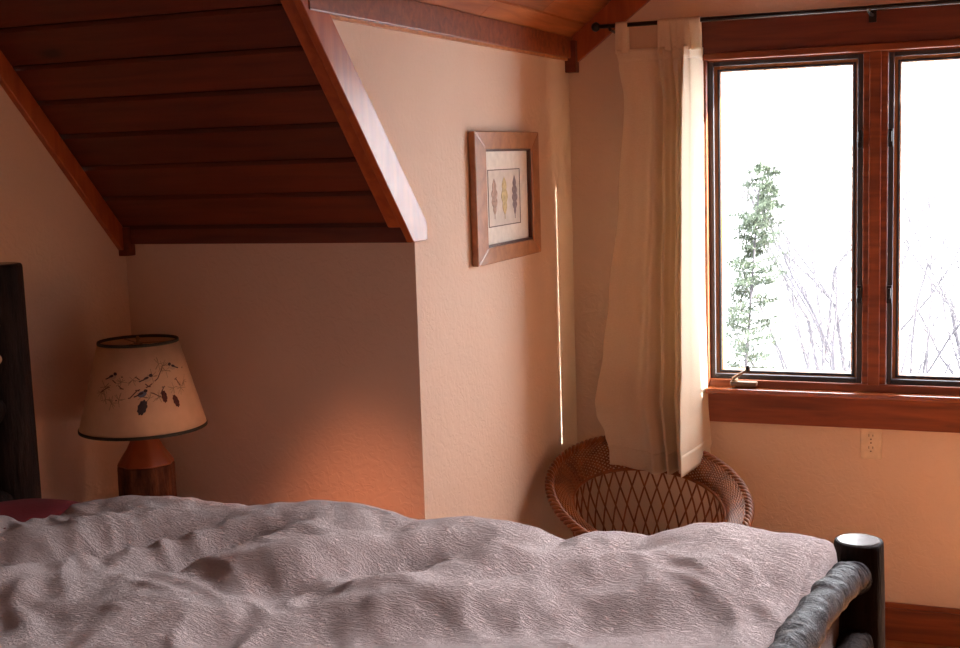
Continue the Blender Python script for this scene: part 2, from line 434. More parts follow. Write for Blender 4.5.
# rake trim on the window wall
m_ = MB(); m_.prism([(XC, ZE - .104), (XC, ZE), (XA, ZF), (XC + (ZF - ZE + .104) / .74, ZF)], m3(YW - .02), m3(YW + .001)); m_.build('trim_8', M['trim'], bevel=.003, kind='structure')
MB().box((XC, YW - .045, ZE - .112), (XC + .04, YW, ZE + .0)).build('trim_9', M['trimD'], bevel=.003, kind='structure')
# baseboards
m_ = MB(); m_.box((XC, YW - .018, 0), (XD, YW, .115)); m_.box((XC, YW - .013, .115), (XD, YW, .132)); m_.build('baseboard_window', M['trimX'], bevel=.002, kind='structure')
sbox('baseboard_cheek', (XC, YK, 0), (XC + .018, YW - .018, .13), M['trimX'], .002)
sbox('baseboard_knee', (XL, YK - .018, 0), (XC, YK, .13), M['trimX'], .002)
sbox('baseboard_left', (XL, YR, 0), (XL + .018, YK - .018, .13), M['trimX'], .002)

# ---------------------------------------------------------------- window
sbox('trim_10', (-1.03, YW - .022, 2.026), (.30, YW, 2.134), M['trimD'], .003)                      # header board
m_ = MB(); m_.box((-1.03, YW - .030, 2.003), (.30, YW, 2.026)); m_.build('trim_11', M['trimX'], bevel=.003, kind='structure')
m_ = MB(); m_.box((-.978, YW - .058, .848), (.30, YW + .03, .868)); m_.build('trim_12', M['stool'], bevel=.004, kind='structure')   # stool
sbox('trim_13', (-1.03, YW - .024, .742), (.30, YW, .847), M['trimX'], .003)                         # apron
# side casings and centre mullion (one frame)
m_ = MB()
m_.box((-1.03, YW - .022, .868), (-.972, YW + .02, 2.003)); m_.box((.235, YW - .022, .868), (.30, YW + .02, 2.003))
m_.box((WX0, YW, .868), (-.972, YW + T, WZ1)); m_.box((.235, YW, .868), (WX1, YW + T, WZ1)); m_.box((.235, YW + T, .85), (.33, YW + T + .11, WZ1 + .03))  # last box: unseen outer jamb added to block the sun beam
m_.box((-.972, YW + .004, 1.995), (.235, YW + T, WZ1)); m_.box((-.972, YW - .012, .866), (.235, YW + .02, .894)); m_.box((-.972, YW + .02, .856), (.235, YW + T + .02, .885))
m_.box((-.452, YW - .006, .890), (-.374, YW + .076, 2.003))
m_.box((-.432, YW - .018, .890), (-.394, YW - .006, 2.003))
m_.build('trim_14', M['trimX'], bevel=.003, kind='structure')
def window(n, x0, x1, crank_x, lock_x):
    e = empty('window_%d' % n, ((x0 + x1) / 2, YW, .895)); e['kind'] = 'structure'
    ox, oz = e.location.x, e.location.z
    def fr(name, y0, y1, a0, a1, z0, z1, wd, mat, wb=None):
        wb = wb or wd; m = MB()
        m.box((a0 - ox, y0 - YW, z0 - oz), (a0 + wd - ox, y1 - YW, z1 - oz)); m.box((a1 - wd - ox, y0 - YW, z0 - oz), (a1 - ox, y1 - YW, z1 - oz))
        m.box((a0 + wd - ox, y0 - YW, z1 - wd - oz), (a1 - wd - ox, y1 - YW, z1 - oz)); m.box((a0 + wd - ox, y0 - YW, z0 - oz), (a1 - wd - ox, y1 - YW, z0 + wb - oz))
        return m.build(name, mat, e, bevel=.002)
    fr('screen_frame', YW + .004, YW + .020, x0, x1, .894, 2.000, .017, M['screen'])
    fr('sash', YW + .032, YW + .072, x0 + .002, x1 - .002, .892, 2.0, .036, M['sash'], .03)
    fr('glazing_bead', YW + .028, YW + .034, x0 + .026, x1 - .026, .913, 1.974, .008, M['screen'])
    MB().box((x0 + .03 - ox, .050, .915 - oz), (x1 - .03 - ox, .056, 1.972 - oz)).build('pane', M['glass'], e)
    for lz in (1.20, 1.72):
        m = MB(); m.box((lock_x - .008 - ox, -.012, lz - .03 - oz), (lock_x + .008 - ox, .006, lz + .03 - oz)); m.box((lock_x - .005 - ox, -.024, lz - .012 - oz), (lock_x + .005 - ox, -.012, lz + .022 - oz))
        m.build('latch', M['iron'], e, bevel=.002)
    cr = MB(); cr.box((crank_x - ox - .045, -.040, .876 - oz), (crank_x - ox + .048, -.010, .892 - oz)); cr.lathe([(.012, 0), (.011, .012), (.007, .016)], 12, (crank_x - ox - .03, -.026, .892 - oz))
    c = cr.build('crank_base', M['bronze'], e, bevel=.004)
    h = MB(); h.tube([(crank_x - ox - .03, -.030, .897 - oz), (crank_x - ox - .028, -.042, .906 - oz), (crank_x - ox - .01, -.046, .918 - oz), (crank_x - ox + .018, -.046, .936 - oz)], [.007, .006, .005, .0045], 8)
    h.build('crank_arm', M['bronze'], c, smooth=True)
    k = MB(); k.lathe([(.003, -.012), (.008, -.008), (.009, 0), (.008, .008), (.003, .012)], 12, (crank_x - ox + .020, -.046, .940 - oz)); k.build('crank_knob', M['iron'], c, smooth=True)
window(1, -.970, -.454, -.850, -.462)
window(2, -.372, .233, -.02, -.364)

# outlet
e = empty('wall_outlet', (-.420, YW, .690)); tag(e, 'almond duplex electrical outlet on the wall just below the window apron', 'outlet')
MB().box((-.035, -.006, -.057), (.035, 0, .057)).build('cover_plate', M['outlet'], e, bevel=.003)
for zz in (-.021, .021):
    r = MB().prism([(.014 * math.cos(a) , .0155 * math.sin(a)) for a in [2 * PI * k / 20 for k in range(20)]], lambda a, b: (a, -.009, b + zz), lambda a, b: (a, -.005, b + zz)).build('receptacle', M['outlet'], e, bevel=.0008)
    s_ = MB(); s_.box((-.0075, -.0096, zz + .001), (-.0055, -.0088, zz + .010)); s_.box((.0055, -.0096, zz + .002), (.0075, -.0088, zz + .009)); s_.box((-.0022, -.0096, zz - .010), (.0022, -.0088, zz - .0055))
    s_.build('slot', M['slot'], r)
MB().lathe([(.003, 0), (.0025, .001)], 10, (0, 0, 0)).build('screw', M['bronze'], e).matrix_local = Matrix.Translation((0, -.006, 0)) @ Matrix.Rotation(PI / 2, 4, 'X')

# ---------------------------------------------------------------- curtain rod and curtain
RY, RZ = 4.352, 2.130
e = empty('curtain_rod', (-.4, RY, RZ)); tag(e, 'thin black iron curtain rod across the wall above the window', 'curtain rod')
MB().tube([(-.925, 0, 0), (.93, 0, 0)], .0075, 12).build('pole', M['iron'], e, smooth=True)
for sx in (-.925, .93):
    MB().lathe([(.004, -.016), (.013, -.010), (.016, 0), (.013, .010), (.004, .016)], 14, (sx, 0, 0)).build('finial', M['iron'], e, smooth=True)
for bx in (-.875, -.022, .85):
    b_ = MB(); b_.tube([(bx, 0, -.012), (bx, .05, -.016), (bx, YW - RY - .024, -.012)], .005, 8); b_.box((bx - .012, YW - RY - .026, -.035), (bx + .012, YW - RY - .022, .02)); b_.tube([(bx, -.011, 0), (bx, 0, -.012), (bx, .011, 0)], .005, 8)
    if bx > 0 or bx < -.5:
        b_ = MB(); b_.tube([(bx, 0, -.012), (bx, .06, -.016), (bx, YW - RY, -.012)], .005, 8); b_.box((bx - .012, YW - RY - .004, -.035), (bx + .012, YW - RY, .02)); b_.tube([(bx, -.011, 0), (bx, 0, -.012), (bx, .011, 0)], .005, 8)
    b_.build('bracket', M['iron'], e)

cur = empty('tab_top_curtain', (-1.10, RY, .64)); tag(cur, 'cream cotton tab-top curtain panel hanging beside the window, its hem over the wicker chair', 'curtain')
def interp(tab, x):
    if x <= tab[0][0]: return tab[0][1]
    for (a, b), (c, d) in zip(tab, tab[1:]):
        if x <= c:
            t = (x - a) / (c - a); return b + (d - b) * t
    return tab[-1][1]
def sm(tab, x):
    if x <= tab[0][0]: return tab[0][1]
    for (a, b), (c, d) in zip(tab, tab[1:]):
        if x <= c:
            t = (x - a) / (c - a); t = t * t * (3 - 2 * t); return b + (d - b) * t
    return tab[-1][1]
LEFT = [(.60, -1.274), (.66, -1.280), (.72, -1.296), (.79, -1.334), (.84, -1.342), (.88, -1.340), (1.008, -1.322), (1.187, -1.298), (1.537, -1.256), (1.878, -1.229), (2.0, -1.246), (2.048, -1.254)]
RIGHT = [(.60, -.960), (.8, -.974), (1.2, -.982), (1.6, -.982), (1.85, -.980), (2.048, -.980)]
FOLDS = [  # centre u at bottom, centre u at top, width, depth (towards camera is negative)
    (.16, .18, .10, .010), (.40, .36, .09, .016), (.50, .44, .045, -.014), (.62, .52, .030, .026), (.69, .60, .030, -.036), (.755, .70, .018, .030), (.82, .78, .032, -.034), (.885, .875, .030, -.095)]
def curtain_pt(u, v):
    z = .60 + (2.048 - .60) * v
    z += (1 - v) * (.018 - .018 * math.sin(u * PI) + .003 * math.sin(u * 9))
    x0 = sm(LEFT, z); x1 = interp(RIGHT, z)
    yy = .0
    for ub, ut, wd, dp in FOLDS:
        uc = ub + (ut - ub) * v; yy += dp * math.exp(-((u - uc) / wd) ** 2) * (.75 + .4 * (1 - v)) * (1 - .65 * max(0, (v - .88) / .12))
    yy += .0025 * math.sin(u * 23 + v * 3) + .002 * math.sin(v * 13 + u * 9)
    # the left part swells forward where it rests on the chair
    yy += -.030 * math.exp(-((z - .80) / .07) ** 2) * max(0, 1 - u * 2.2)
    yy += sm([(.60, -.095), (.70, -.080), (.80, -.030), (.95, 0)], z)     # the hem falls inside the chair's rim
    t_ = max(0, (u - .925) / .075); yy += (.122 * (1 if z > .66 else .8) - yy) * t_ * t_ * (3 - 2 * t_)
    return (x0 + (x1 - x0) * u + 1.10, yy, z - .64)
MB().grid(curtain_pt, 260, 130).build('panel', M['cloth'], cur, smooth=True, solid=.0012, fixn=False)
def hem(u, v):
    x, yy, z = curtain_pt(u, v * .047); return (x, yy - .0025, z)
MB().grid(hem, 260, 6).build('hem', M['cloth'], cur, smooth=True, solid=.0012, fixn=False)
def header(u, v):
    x, yy, z = curtain_pt(u, .972 + v * .028); return (x, yy - .0025, z)
MB().grid(header, 260, 4).build('header_band', M['cloth'], cur, smooth=True, solid=.0012, fixn=False)
for tx, ty, lean in ((-1.232, .0, .0), (-1.085, -.004, .006), (-1.058, .008, -.004), (-1.020, -.006, .005), (-.982, .004, -.004)):
    def tab(u, v, tx=tx, ty=ty, lean=lean):
        a = v * 2 - 1                                    # front bottom -> over the rod -> back bottom
        if abs(a) < .25:
            t = a / .25 * PI / 2; yy = .0105 * math.sin(t); zz = RZ + .0105 * math.cos(t)
        else:
            t = (abs(a) - .25) / .75; yy = math.copysign(.0105 * (1 - t) + .003 * t, a); zz = RZ - t * (RZ - 2.034)
        wv = .021 * (1 + .15 * (RZ - zz) / .1)
        return (tx + 1.10 + (u - .5) * 2 * wv + lean * (RZ - zz) * 3, yy + ty * min(1, max(0, (RZ - zz) / .08)) + .004 * math.sin(u * 7) * min(1, max(0, (RZ - zz) / .05)), zz - .64)
    MB().grid(tab, 8, 24).build('tab', M['cloth'], cur, smooth=True, solid=.0014, fixn=False)

# ---------------------------------------------------------------- picture
e = empty('framed_picture', (XC, 3.810, 1.5767)); tag(e, 'wood framed print of three autumn oak leaves in a cream mat on the side wall', 'picture')
hw, hh = .2800, .1995
def yz(x): return lambda a, b: (x, a, b)
f_ = MB()
fw = .056
outer = [(-hw, -hh), (hw, -hh), (hw, hh), (-hw, hh)]; inner = [(-hw + .088, -hh + .049), (hw - .072, -hh + .049), (hw - .072, hh - .054), (-hw + .088, hh - .054)]
for i in range(4):
    j = (i + 1) % 4; f_.prism([outer[i], outer[j], inner[j], inner[i]], yz(.003), yz(.024))
f_.build('frame', M['picwood'], e, bevel=.003)
i2 = [(a * .965, b * .955) for a, b in inner]; l_ = MB()
for i in range(4):
    j = (i + 1) % 4; l_.prism([inner[i], inner[j], i2[j], i2[i]], yz(.004), yz(.020))
l_.build('liner', M['liner'], e)
MB().prism(i2, yz(.004), yz(.008)).build('mat', M['mat'], e)
pr = MB().prism([(-.150, -.092), (.128, -.092), (.128, .084), (-.150, .084)], yz(.008), yz(.0088)).build('print', M['print'], e)
bl = MB()
for a, b in (((-.150, -.092), (.128, -.089)), ((-.150, .081), (.128, .084)), ((-.150, -.092), (-.146, .084)), ((.124, -.092), (.128, .084))): bl.box((.0088, a[0], a[1]), (.0094, b[0], b[1]))
bl.build('border_line', M['ink'], pr)
def leaf(cy, mat, lobes, hgt, wdt, ph):
    pts = []
    N = 44
    for k in range(N + 1):
        t = k / N; ww_ = wdt * math.sin(PI * t) ** .7 * (.62 + .38 * abs(math.sin(lobes * PI * t + ph))); pts.append((ww_, -hgt + 2 * hgt * t))
    poly = [(cy + a, b) for a, b in pts] + [(cy - a, b) for a, b in reversed(pts[1:-1])]
    poly = [p for i, p in enumerate(poly) if i == 0 or (Vector((*p, 0)) - Vector((*poly[i - 1], 0))).length > 1e-5]
    m = MB(); m.prism(poly, yz(.0088), yz(.0095)); m.box((.0088, cy - .0015, -hgt - .012), (.0095, cy + .0015, -hgt + .004)); m.build('leaf_print', mat, pr)
leaf(-.098, M['leafred'], 4, .056, .026, .4); leaf(-.012, M['leafyel'], 3, .060, .028, 0); leaf(.078, M['leafbrn'], 5, .062, .024, .9)
# glazing left off the print: the photo shows no reflection on it

# ---------------------------------------------------------------- the log bed
BR = math.radians(2)
bed = empty('log_bed', (-.247, 2.42, 0), -BR)          # local x = towards the foot (-x = head), -y = towards the camera
tag(bed, 'rustic dark bark log bed with round posts, its head against the left wall', 'bed')
BL, BWD = 2.060, 1.56
rng = random.Random(3)
def wobf(seed, amp=.05):
    return lambda a, z: 1 + amp * (noise.noise(Vector((math.cos(a) * 1.3 + seed, math.sin(a) * 1.3, z * 3))) + .4 * noise.noise(Vector((math.cos(a) * 5 + seed, math.sin(a) * 5, z * 9))))
def post(x, y_, h, r0, r1, seed):
    prof = [(r0, 0)] + [(r0 + (r1 - r0) * k / 24, h * k / 24) for k in range(1, 24)] + [(r1, h - .012), (r1 * .985, h - .004), (r1 * .93, h)]
    p = MB().lathe(prof, 40, (x, y_, 0), wob=wobf(seed, .04)).build('bed_post', M['bark'], bed, smooth=False)
    p.data.polygons.foreach_set('use_smooth', [len(q.vertices) == 4 for q in p.data.polygons])
    MB().lathe([(r1 * .86, h - .001), (r1 * .84, h + .0015)], 32, (x, y_, 0)).build('sawn_top', M['logend'], p)
    return p
post(0, 0, .970, .060, .0450, 1); post(0, -BWD, .970, .060, .0450, 2)
hp = post(-BL, 0, 1.476, .066, .058, 3); post(-BL, -BWD, 1.476, .066, .058, 4)
def rail(pts, r, name, mat, seg=20, nn=60, seed=0, cut=False):
    P = []; RR = []
    for k in range(nn + 1):
        t = k / nn * (len(pts) - 1); i = min(int(t), len(pts) - 2); f = t - i
        p0 = Vector(pts[max(i - 1, 0)]); p1 = Vector(pts[i]); p2 = Vector(pts[i + 1]); p3 = Vector(pts[min(i + 2, len(pts) - 1)])
        q = .5 * ((2 * p1) + (p2 - p0) * f + (2 * p0 - 5 * p1 + 4 * p2 - p3) * f * f + (3 * p1 - p0 - 3 * p2 + p3) * f ** 3)
        n_ = noise.noise(Vector((k * .35, seed, 0))); P.append(q + Vector((0, 0, .004 * n_))); RR.append(r * (1 + .08 * n_))
    RR[0] *= .75; RR[-1] *= .75
    m = MB().tube(P, RR, seg)
    for v in m.bm.verts:
        v.co += v.co.normalized() * 0 + Vector((0, 0, 1)) * .006 * noise.noise(v.co * 32) + Vector((1, 0, 0)) * .006 * noise.noise(v.co * 25 + Vector((5, 0, 0)))
    return m.build(name, mat, bed, smooth=True)
ym = -BWD / 2
rail([(0, -.035, .903), (0, -.10, .927), (0, -.35, .972), (0, ym, 1.005), (0, -BWD + .35, .972), (0, -BWD + .10, .927), (0, -BWD + .035, .903)], .028, 'foot_rail', M['barkrail'], seed=1, nn=260, seg=32)
rail([(0, -.035, .785), (0, -.2, .770), (0, ym, .70), (0, -BWD + .2, .770), (0, -BWD + .035, .785)], .032, 'foot_rail', M['bark'], seed=4)
rail([(0, -.02, .36), (0, -BWD + .02, .36)], .045, 'foot_rail', M['bark'], seed=5)
for k in range(5):
    yy = -.28 - k * .25; rail([(0, yy, .38), (0, yy, .73 - .012 * abs(k - 2))], .018, 'foot_spindle', M['bark'], 12, 20, 9 + k)
for zz in (1.36, 1.12, .88, .64): rail([(-BL, -.03, zz), (-BL, ym, zz + .05), (-BL, -BWD + .03, zz)], .04, 'head_rail', M['bark'], seed=zz * 9)
for s in (0, -BWD): rail([(-.02, s, .38), (-BL / 2, s, .385), (-BL + .02, s, .38)], .05, 'side_rail', M['bark'], seed=s + 12)
for k in range(8):
    xx = -.2 - k * .235; m = MB(); m.box((xx - .04, -BWD + .02, .395), (xx + .04, -.02, .415)); m.build('slat', M['stand'], bed)
# pale tenon ends on the head post, facing the room
for zz in (1.412, 1.330, 1.248):
    m = MB(); m.lathe([(.017, 0), (.017, .062), (.010, .066)], 16); o = m.build('tenon', M['peg'], hp, smooth=True)
    o.matrix_local = Matrix.Translation((-BL + .020, -.002, zz)) @ Matrix.Rotation(PI / 2, 4, 'X')

# mattress, duvet, pillows in the same frame
mt = empty('mattress', (-.247, 2.42, .418), -BR); tag(mt, 'thick mattress lying in the log bed beneath the duvet', 'mattress')
m = MB().box((-BL + .09, -BWD + .08, .0), (-.075, -.08, .40)); mo = m.build('mattress_body', M['mattress'], mt, bevel=.04)

RIDGE = [(2.1, .845), (1.986, .862), (1.887, .895), (1.793, .922), (1.686, .945), (1.584, .955), (1.444, .962), (1.349, .958), (1.283, .957), (1.205, .970), (1.128, .979), (1.042, .984), (0.969, .981), (0.899, .970), (0.86, .964), (0.818, .972), (0.75, .979), (0.662, .976), (0.598, .968), (0.536, .947), (0.504, .960), (0.473, .973), (0.423, .976), (0.369, .969), (0.324, .985), (0.275, 1.003), (0.219, 1.014), (0.172, 1.012), (0.127, 1.006), (0.073, 1.004), (0.046, 1.002), (0.0, .995)]
RIDGE.reverse()
def fold(L, W, cl, cw, ang, ln, wd, h):
    c, s = math.cos(math.radians(ang)), math.sin(math.radians(ang)); dx, dy = L - cl, W - cw
    a = dx * c + dy * s; b = -dx * s + dy * c
    return h * math.exp(-(a / ln) ** 2 - (b / wd) ** 2)
FL = [ (1.55, .30, 60, .22, .07, .022), (1.30, .30, 50, .22, .06, .026), (1.08, .28, 62, .20, .07, .030), (.93, .33, 48, .22, .055, .028), (.62, .32, 55, .22, .07, .030), (.40, .30, 40, .20, .07, .028), (.2, .28, 60, .2, .07, .02),
       (1.42, .36, 55, .2, .05, -.035), (1.18, .34, 55, .2, .05, -.035), (.78, .30, 50, .20, .05, -.030), (.50, .30, 50, .2, .04, -.026), (1.0, .52, 20, .3, .07, -.028), (1.25, .62, 15, .35, .09, .030), (.65, .55, 25, .25, .08, .025), (.3, .50, 30, .25, .07, -.02),
       (.85, .46, -10, .25, .06, .03), (1.65, .55, 30, .2, .08, -.025), (.35, .7, 20, .3, .1, .02)]
def duvet_h(L, W):
    rz = interp(RIDGE, L - .015) - .012
    base = .915 + .03 * (1 - L / 2) 
    k = math.exp(-((W - .12) / .16) ** 2) if W > .12 else 1.0
    z = base + (rz - base) * k - (0.0 if W < .12 else 0)
    wgt = min(1, max(0, (W - .13) / .15))
    z += 1.15 * wgt * sum(fold(L, W, *f) for f in FL)
    q = Vector((L * 3.2 + W * 1.5, W * 3.0 - L, 3.1)); wv = noise.noise(q) 
    z += wgt * .030 * wv
    q2 = Vector((L * 8 + W * 7 + wv * 1.5, (W - L * .5) * 5, 8.2)); z += (.25 + .75 * wgt) * .008 * (1 - abs(noise.noise(q2)) * 2.4)
    q3 = Vector((L * 22 + W * 12, W * 16 - L * 5, 1.2)); z += .0035 * noise.noise(q3)
    return z
def duvet_pt(u, v):
    # v: 0 = hanging hem on the far side, then over the top, 1 = near hem ; u: foot -> head
    tu = max(0, (.05 - u) / .05); L = .034 + (2.0 - .034) * max(0, (u - .05) / .95)
    s = -.34 + v * 2.30                                   # arc coordinate across the bed
    Wn = .045 + .02 * noise.noise(Vector((L * 4, 0, 0)))
    if L > 1.6: Wn += .20 * ((L - 1.6) / .4) ** 1.5
    if s < 0:
        t = -s; r = .05
        if t < .08: an = t / .08 * PI / 2; W = Wn + r - r * math.sin(an); z = duvet_h(L, Wn + r) - r * (1 - math.cos(an))
        else: W = Wn - .01 * math.sin(L * 20) - .0; z = duvet_h(L, Wn + r) - r - (t - .08)
    elif s < BWD - .12:
        W = Wn + .05 + s; z = duvet_h(L, W)
    else:
        t = s - (BWD - .12); W = Wn + .05 + BWD - .12 + min(t, .06) * .8; z = duvet_h(L, W) - max(0, t - .02)
    # foot end rolls down behind the rail
    e_ = max(0, (.09 - L) / .05); z -= .018 * min(1, e_) ** 2 * (1 if s > .10 else max(0, s / .10) )
    L += .022 * (1 - min(1, tu * 3)) ** 2 * (1 if u < .05 else 0) ; z -= .020 * min(1, tu * 3) ** 2 + .22 * max(0, tu - .2)
    if u >= .05: L += .022 * math.exp(-(L - .034) / .05)
    z = max(z, .56)
    return (-L, -W, z - .56)
dv = empty('duvet', (-.247, 2.42, .56), -BR); tag(dv, 'puffy off-white matelasse duvet rumpled over the whole log bed', 'duvet')
du = MB().grid(duvet_pt, 460, 420); duo = du.build('duvet_cover', M['duvet'], dv, smooth=True, solid=.012, fixn=False)

def pillow(name, L0, L1, W0, W1, z0, th, mat, label):
    e = empty(name, (-.247, 2.42, z0), -BR); tag(e, label, 'pillow')
    lc, wc, hl, hw_ = (L0 + L1) / 2, (W0 + W1) / 2, (L1 - L0) / 2, (W1 - W0) / 2
    m = MB()
    for sgn in (1, -1):
        def f(u, v):
            a, b = u * 2 - 1, v * 2 - 1
            hgt = max(0, (1 - a ** 4) * (1 - b ** 4)) ** .5
            x = lc + a * hl * (1 - .06 * b * b * 1); y_ = wc + b * hw_ * (1 - .06 * a * a)
            n_ = .010 * noise.noise(Vector((x * 7, y_ * 7, sgn))) * hgt
            return (-x, -y_, th / 2 + sgn * (th / 2 * hgt + n_))
        m.grid(f, 60, 60)
    bmesh.ops.remove_doubles(m.bm, verts=m.bm.verts, dist=.0005)
    m.build('pillow_case', mat, e, smooth=True)
pillow('red_pillow', 1.70, 1.98, .04, .72, .820, .120, M['red'], 'dark red pillow at the head of the bed, beside the far bed post')

# ---------------------------------------------------------------- nightstand and lamp
NX, NY = -2.17, 2.865
e = empty('nightstand', (NX, NY, 0)); tag(e, 'small pine nightstand between the bed and the low wall, under the lamp', 'nightstand')
MB().box((-.215, -.20, .52), (.215, .215, .545)).build('top', M['stand'], e, bevel=.004)
MB().box((-.19, -.18, .30), (.19, .20, .52)).build('body', M['stand'], e, bevel=.003)
dr = MB().box((-.17, -.195, .33), (.17, -.18, .50)).build('drawer', M['stand'], e, bevel=.003)
MB().lathe([(.008, 0), (.014, .006), (.014, .014), (.006, .02)], 14).build('knob', M['iron'], dr, smooth=True).matrix_local = Matrix.Translation((0, -.195, .415)) @ Matrix.Rotation(PI / 2, 4, 'X')
for sx in (-1, 1):
    for sy_ in (-1, 1): MB().box((sx * .17 - .018, sy_ * .16 + .01 - .018, 0), (sx * .17 + .018, sy_ * .16 + .01 + .018, .30)).build('leg', M['stand'], e, bevel=.003)

LX, LY = -2.180, 2.858
lamp = empty('table_lamp', (LX, LY, .545)); tag(lamp, 'table lamp with carved log base and parchment shade painted with pinecones and small birds', 'lamp')
# base: octagonal wooden jug, bark lower half, smooth shoulders
def oct_(a, z): return 1 + .03 * math.cos(8 * a)
MB().lathe([(.070, 0), (.075, .02), (.077, .16), (.075, .345), (.073, .352)], 48, wob=lambda a, z: 1 + .03 * math.cos(8 * a) + .02 * noise.noise(Vector((a * 5, z * 20, 1)))).build('base', M['lampbark'], lamp, smooth=True)
MB().lathe([(.075, .352), (.073, .357), (.062, .375), (.048, .395), (.038, .415), (.034, .435), (.030, .440)], 48, wob=oct_).build('neck', M['lampwood'], lamp, smooth=True)
MB().lathe([(.006, .43), (.006, .44), (.014, .445), (.016, .49), (.013, .495)], 16).build('socket', M['brass'], lamp, smooth=True)
m = MB(); m.tube([(0.012, 0, .44), (.05, 0, .50), (.055, 0, .58), (.03, 0, .665), (0, 0, .687)], .002, 6); m.tube([(-.012, 0, .44), (-.05, 0, .50), (-.055, 0, .58), (-.03, 0, .665), (0, 0, .687)], .002, 6)
m.build('harp', M['brass'], lamp)
MB().lathe([(.003, .684), (.005, .688), (.004, .692), (.006, .698), (.002, .704)], 12).build('finial', M['brass'], lamp, smooth=True)
m = MB(); m.lathe([(.001, .465), (.02, .495), (.03, .53), (.03, .555), (.018, .58), (.001, .588)], 20, capb=False, capt=False); m.build('bulb', plain('frosted_bulb', (.7, .66, .6), .3, bs=0), lamp, smooth=True)
RB, RT, ZB, ZT = .170, .106, .455, .690
sh = bpy.data.objects.new('lamp_shade', None)
ms = MB().lathe([(RB, ZB), (RB + (RT - RB) * .5, (ZB + ZT) / 2), (RT, ZT)], 96, capb=False, capt=False)
sh = ms.build('lamp_shade', M['shade'], lamp, smooth=True, solid=.0012)
for r, z, nm in ((RB, ZB, 'binding'), (RT, ZT, 'binding')):
    MB().lathe([(r + .002, z - .004), (r + .0024, z), (r + .0012, z + .004), (r - .002, z + .004), (r - .002, z - .004), (r + .002, z - .004)], 96, capb=False, capt=False).build(nm, M['green'], sh, smooth=True)
m = MB()
for k in range(3):
    a = k * 2 * PI / 3 + .5; m.tube([(0, 0, ZT - .006), (RT * math.cos(a), RT * math.sin(a), ZT - .004)], .0016, 6)
m.lathe([(.012, ZT - .009), (.012, ZT - .004)], 12); m.build('spider', M['brass'], sh)
# painted branch: (s, t) on the shade: s metres to the right of the side seen by the bed, t height above lower edge
cam_dir = math.atan2(-LY, -LX)
def on(s, t, lift=.0012):
    r = RB + (RT - RB) * t / (ZT - ZB) + lift; a = cam_dir + s / r
    return Vector((r * math.cos(a), r * math.sin(a), ZB + t))
def patch(m, pts, lift=.0012):
    c = (sum(p[0] for p in pts) / len(pts), sum(p[1] for p in pts) / len(pts)); vs = [on(*c, lift + .0006)] + [on(*p, lift) for p in pts]; n = len(pts)
    m.add(vs, [(0, i + 1, (i + 1) % n + 1) for i in range(n)])
def ell(cx, cy, a, b, ang=0, n=14):
    c, s = math.cos(ang), math.sin(ang)
    return [(cx + a * math.cos(t) * c - b * math.sin(t) * s, cy + a * math.cos(t) * s + b * math.sin(t) * c) for t in [2 * PI * k / n for k in range(n)]]
def stroke(m, pts, wd, lift=.0012):
    for (a, b) in zip(pts, pts[1:]):
        d_ = Vector((b[0] - a[0], b[1] - a[1])); 
        if d_.length < 1e-6: continue
        nn_ = Vector((-d_.y, d_.x)).normalized() * wd / 2
        m.add([on(a[0] + nn_.x, a[1] + nn_.y, lift), on(a[0] - nn_.x, a[1] - nn_.y, lift), on(b[0] - nn_.x, b[1] - nn_.y, lift), on(b[0] + nn_.x, b[1] + nn_.y, lift)], [(0, 1, 2, 3)])
BRN = [[(-.115, .118), (-.09, .132), (-.05, .128), (-.01, .122), (.02, .130), (.045, .148)], [(.02, .130), (.06, .124), (.10, .140), (.135, .165)], [(-.05, .128), (-.075, .150)], [(.045, .148), (.06, .175)], [(-.01, .122), (-.03, .104), (-.07, .098)], [(.06, .124), (.05, .108)], [(.10, .140), (.115, .12)], [(.02, .13), (-.01, .155), (-.05, .158)], [(-.01, .122), (.03, .112), (.05, .10)]]
m = MB()
for b_ in BRN: stroke(m, b_, .0028)
m.build('painted_branch', M['twig'], sh)
m = MB(); r2 = random.Random(5)
for cx_, cy_ in ((-.115, .118), (-.10, .100), (-.082, .092), (-.06, .10), (-.10, .132), (-.05, .145), (.06, .178), (.07, .165), (.05, .185), (.115, .115), (.13, .13), (.02, .10), (.045, .100), (-.02, .150), (.0, .105), (.03, .155), (.09, .118)):
    for q in range(9):
        a = r2.uniform(0, 2 * PI); l_ = r2.uniform(.010, .020); stroke(m, [(cx_, cy_), (cx_ + l_ * math.cos(a), cy_ + l_ * math.sin(a))], .0011, .0013)
m.build('painted_needles', M['needle'], sh)
for cx_, cy_, a_, b_, an, mt_ in ((.000, .078, .020, .0115, 1.15, 'darkpaint'), (.060, .100, .016, .0075, 1.75, 'pinecone'), (.094, .084, .0175, .008, 2.0, 'pinecone')):
    m = MB(); pts = []
    for k in range(28):
        t = 2 * PI * k / 28; rr = 1 + .10 * math.sin(9 * t); pts.append((cx_ + a_ * rr * math.cos(t) * math.cos(an) - b_ * rr * math.sin(t) * math.sin(an), cy_ + a_ * rr * math.cos(t) * math.sin(an) + b_ * rr * math.sin(t) * math.cos(an)))
    patch(m, pts, .0018); m.build('painted_pinecone', M[mt_], sh)
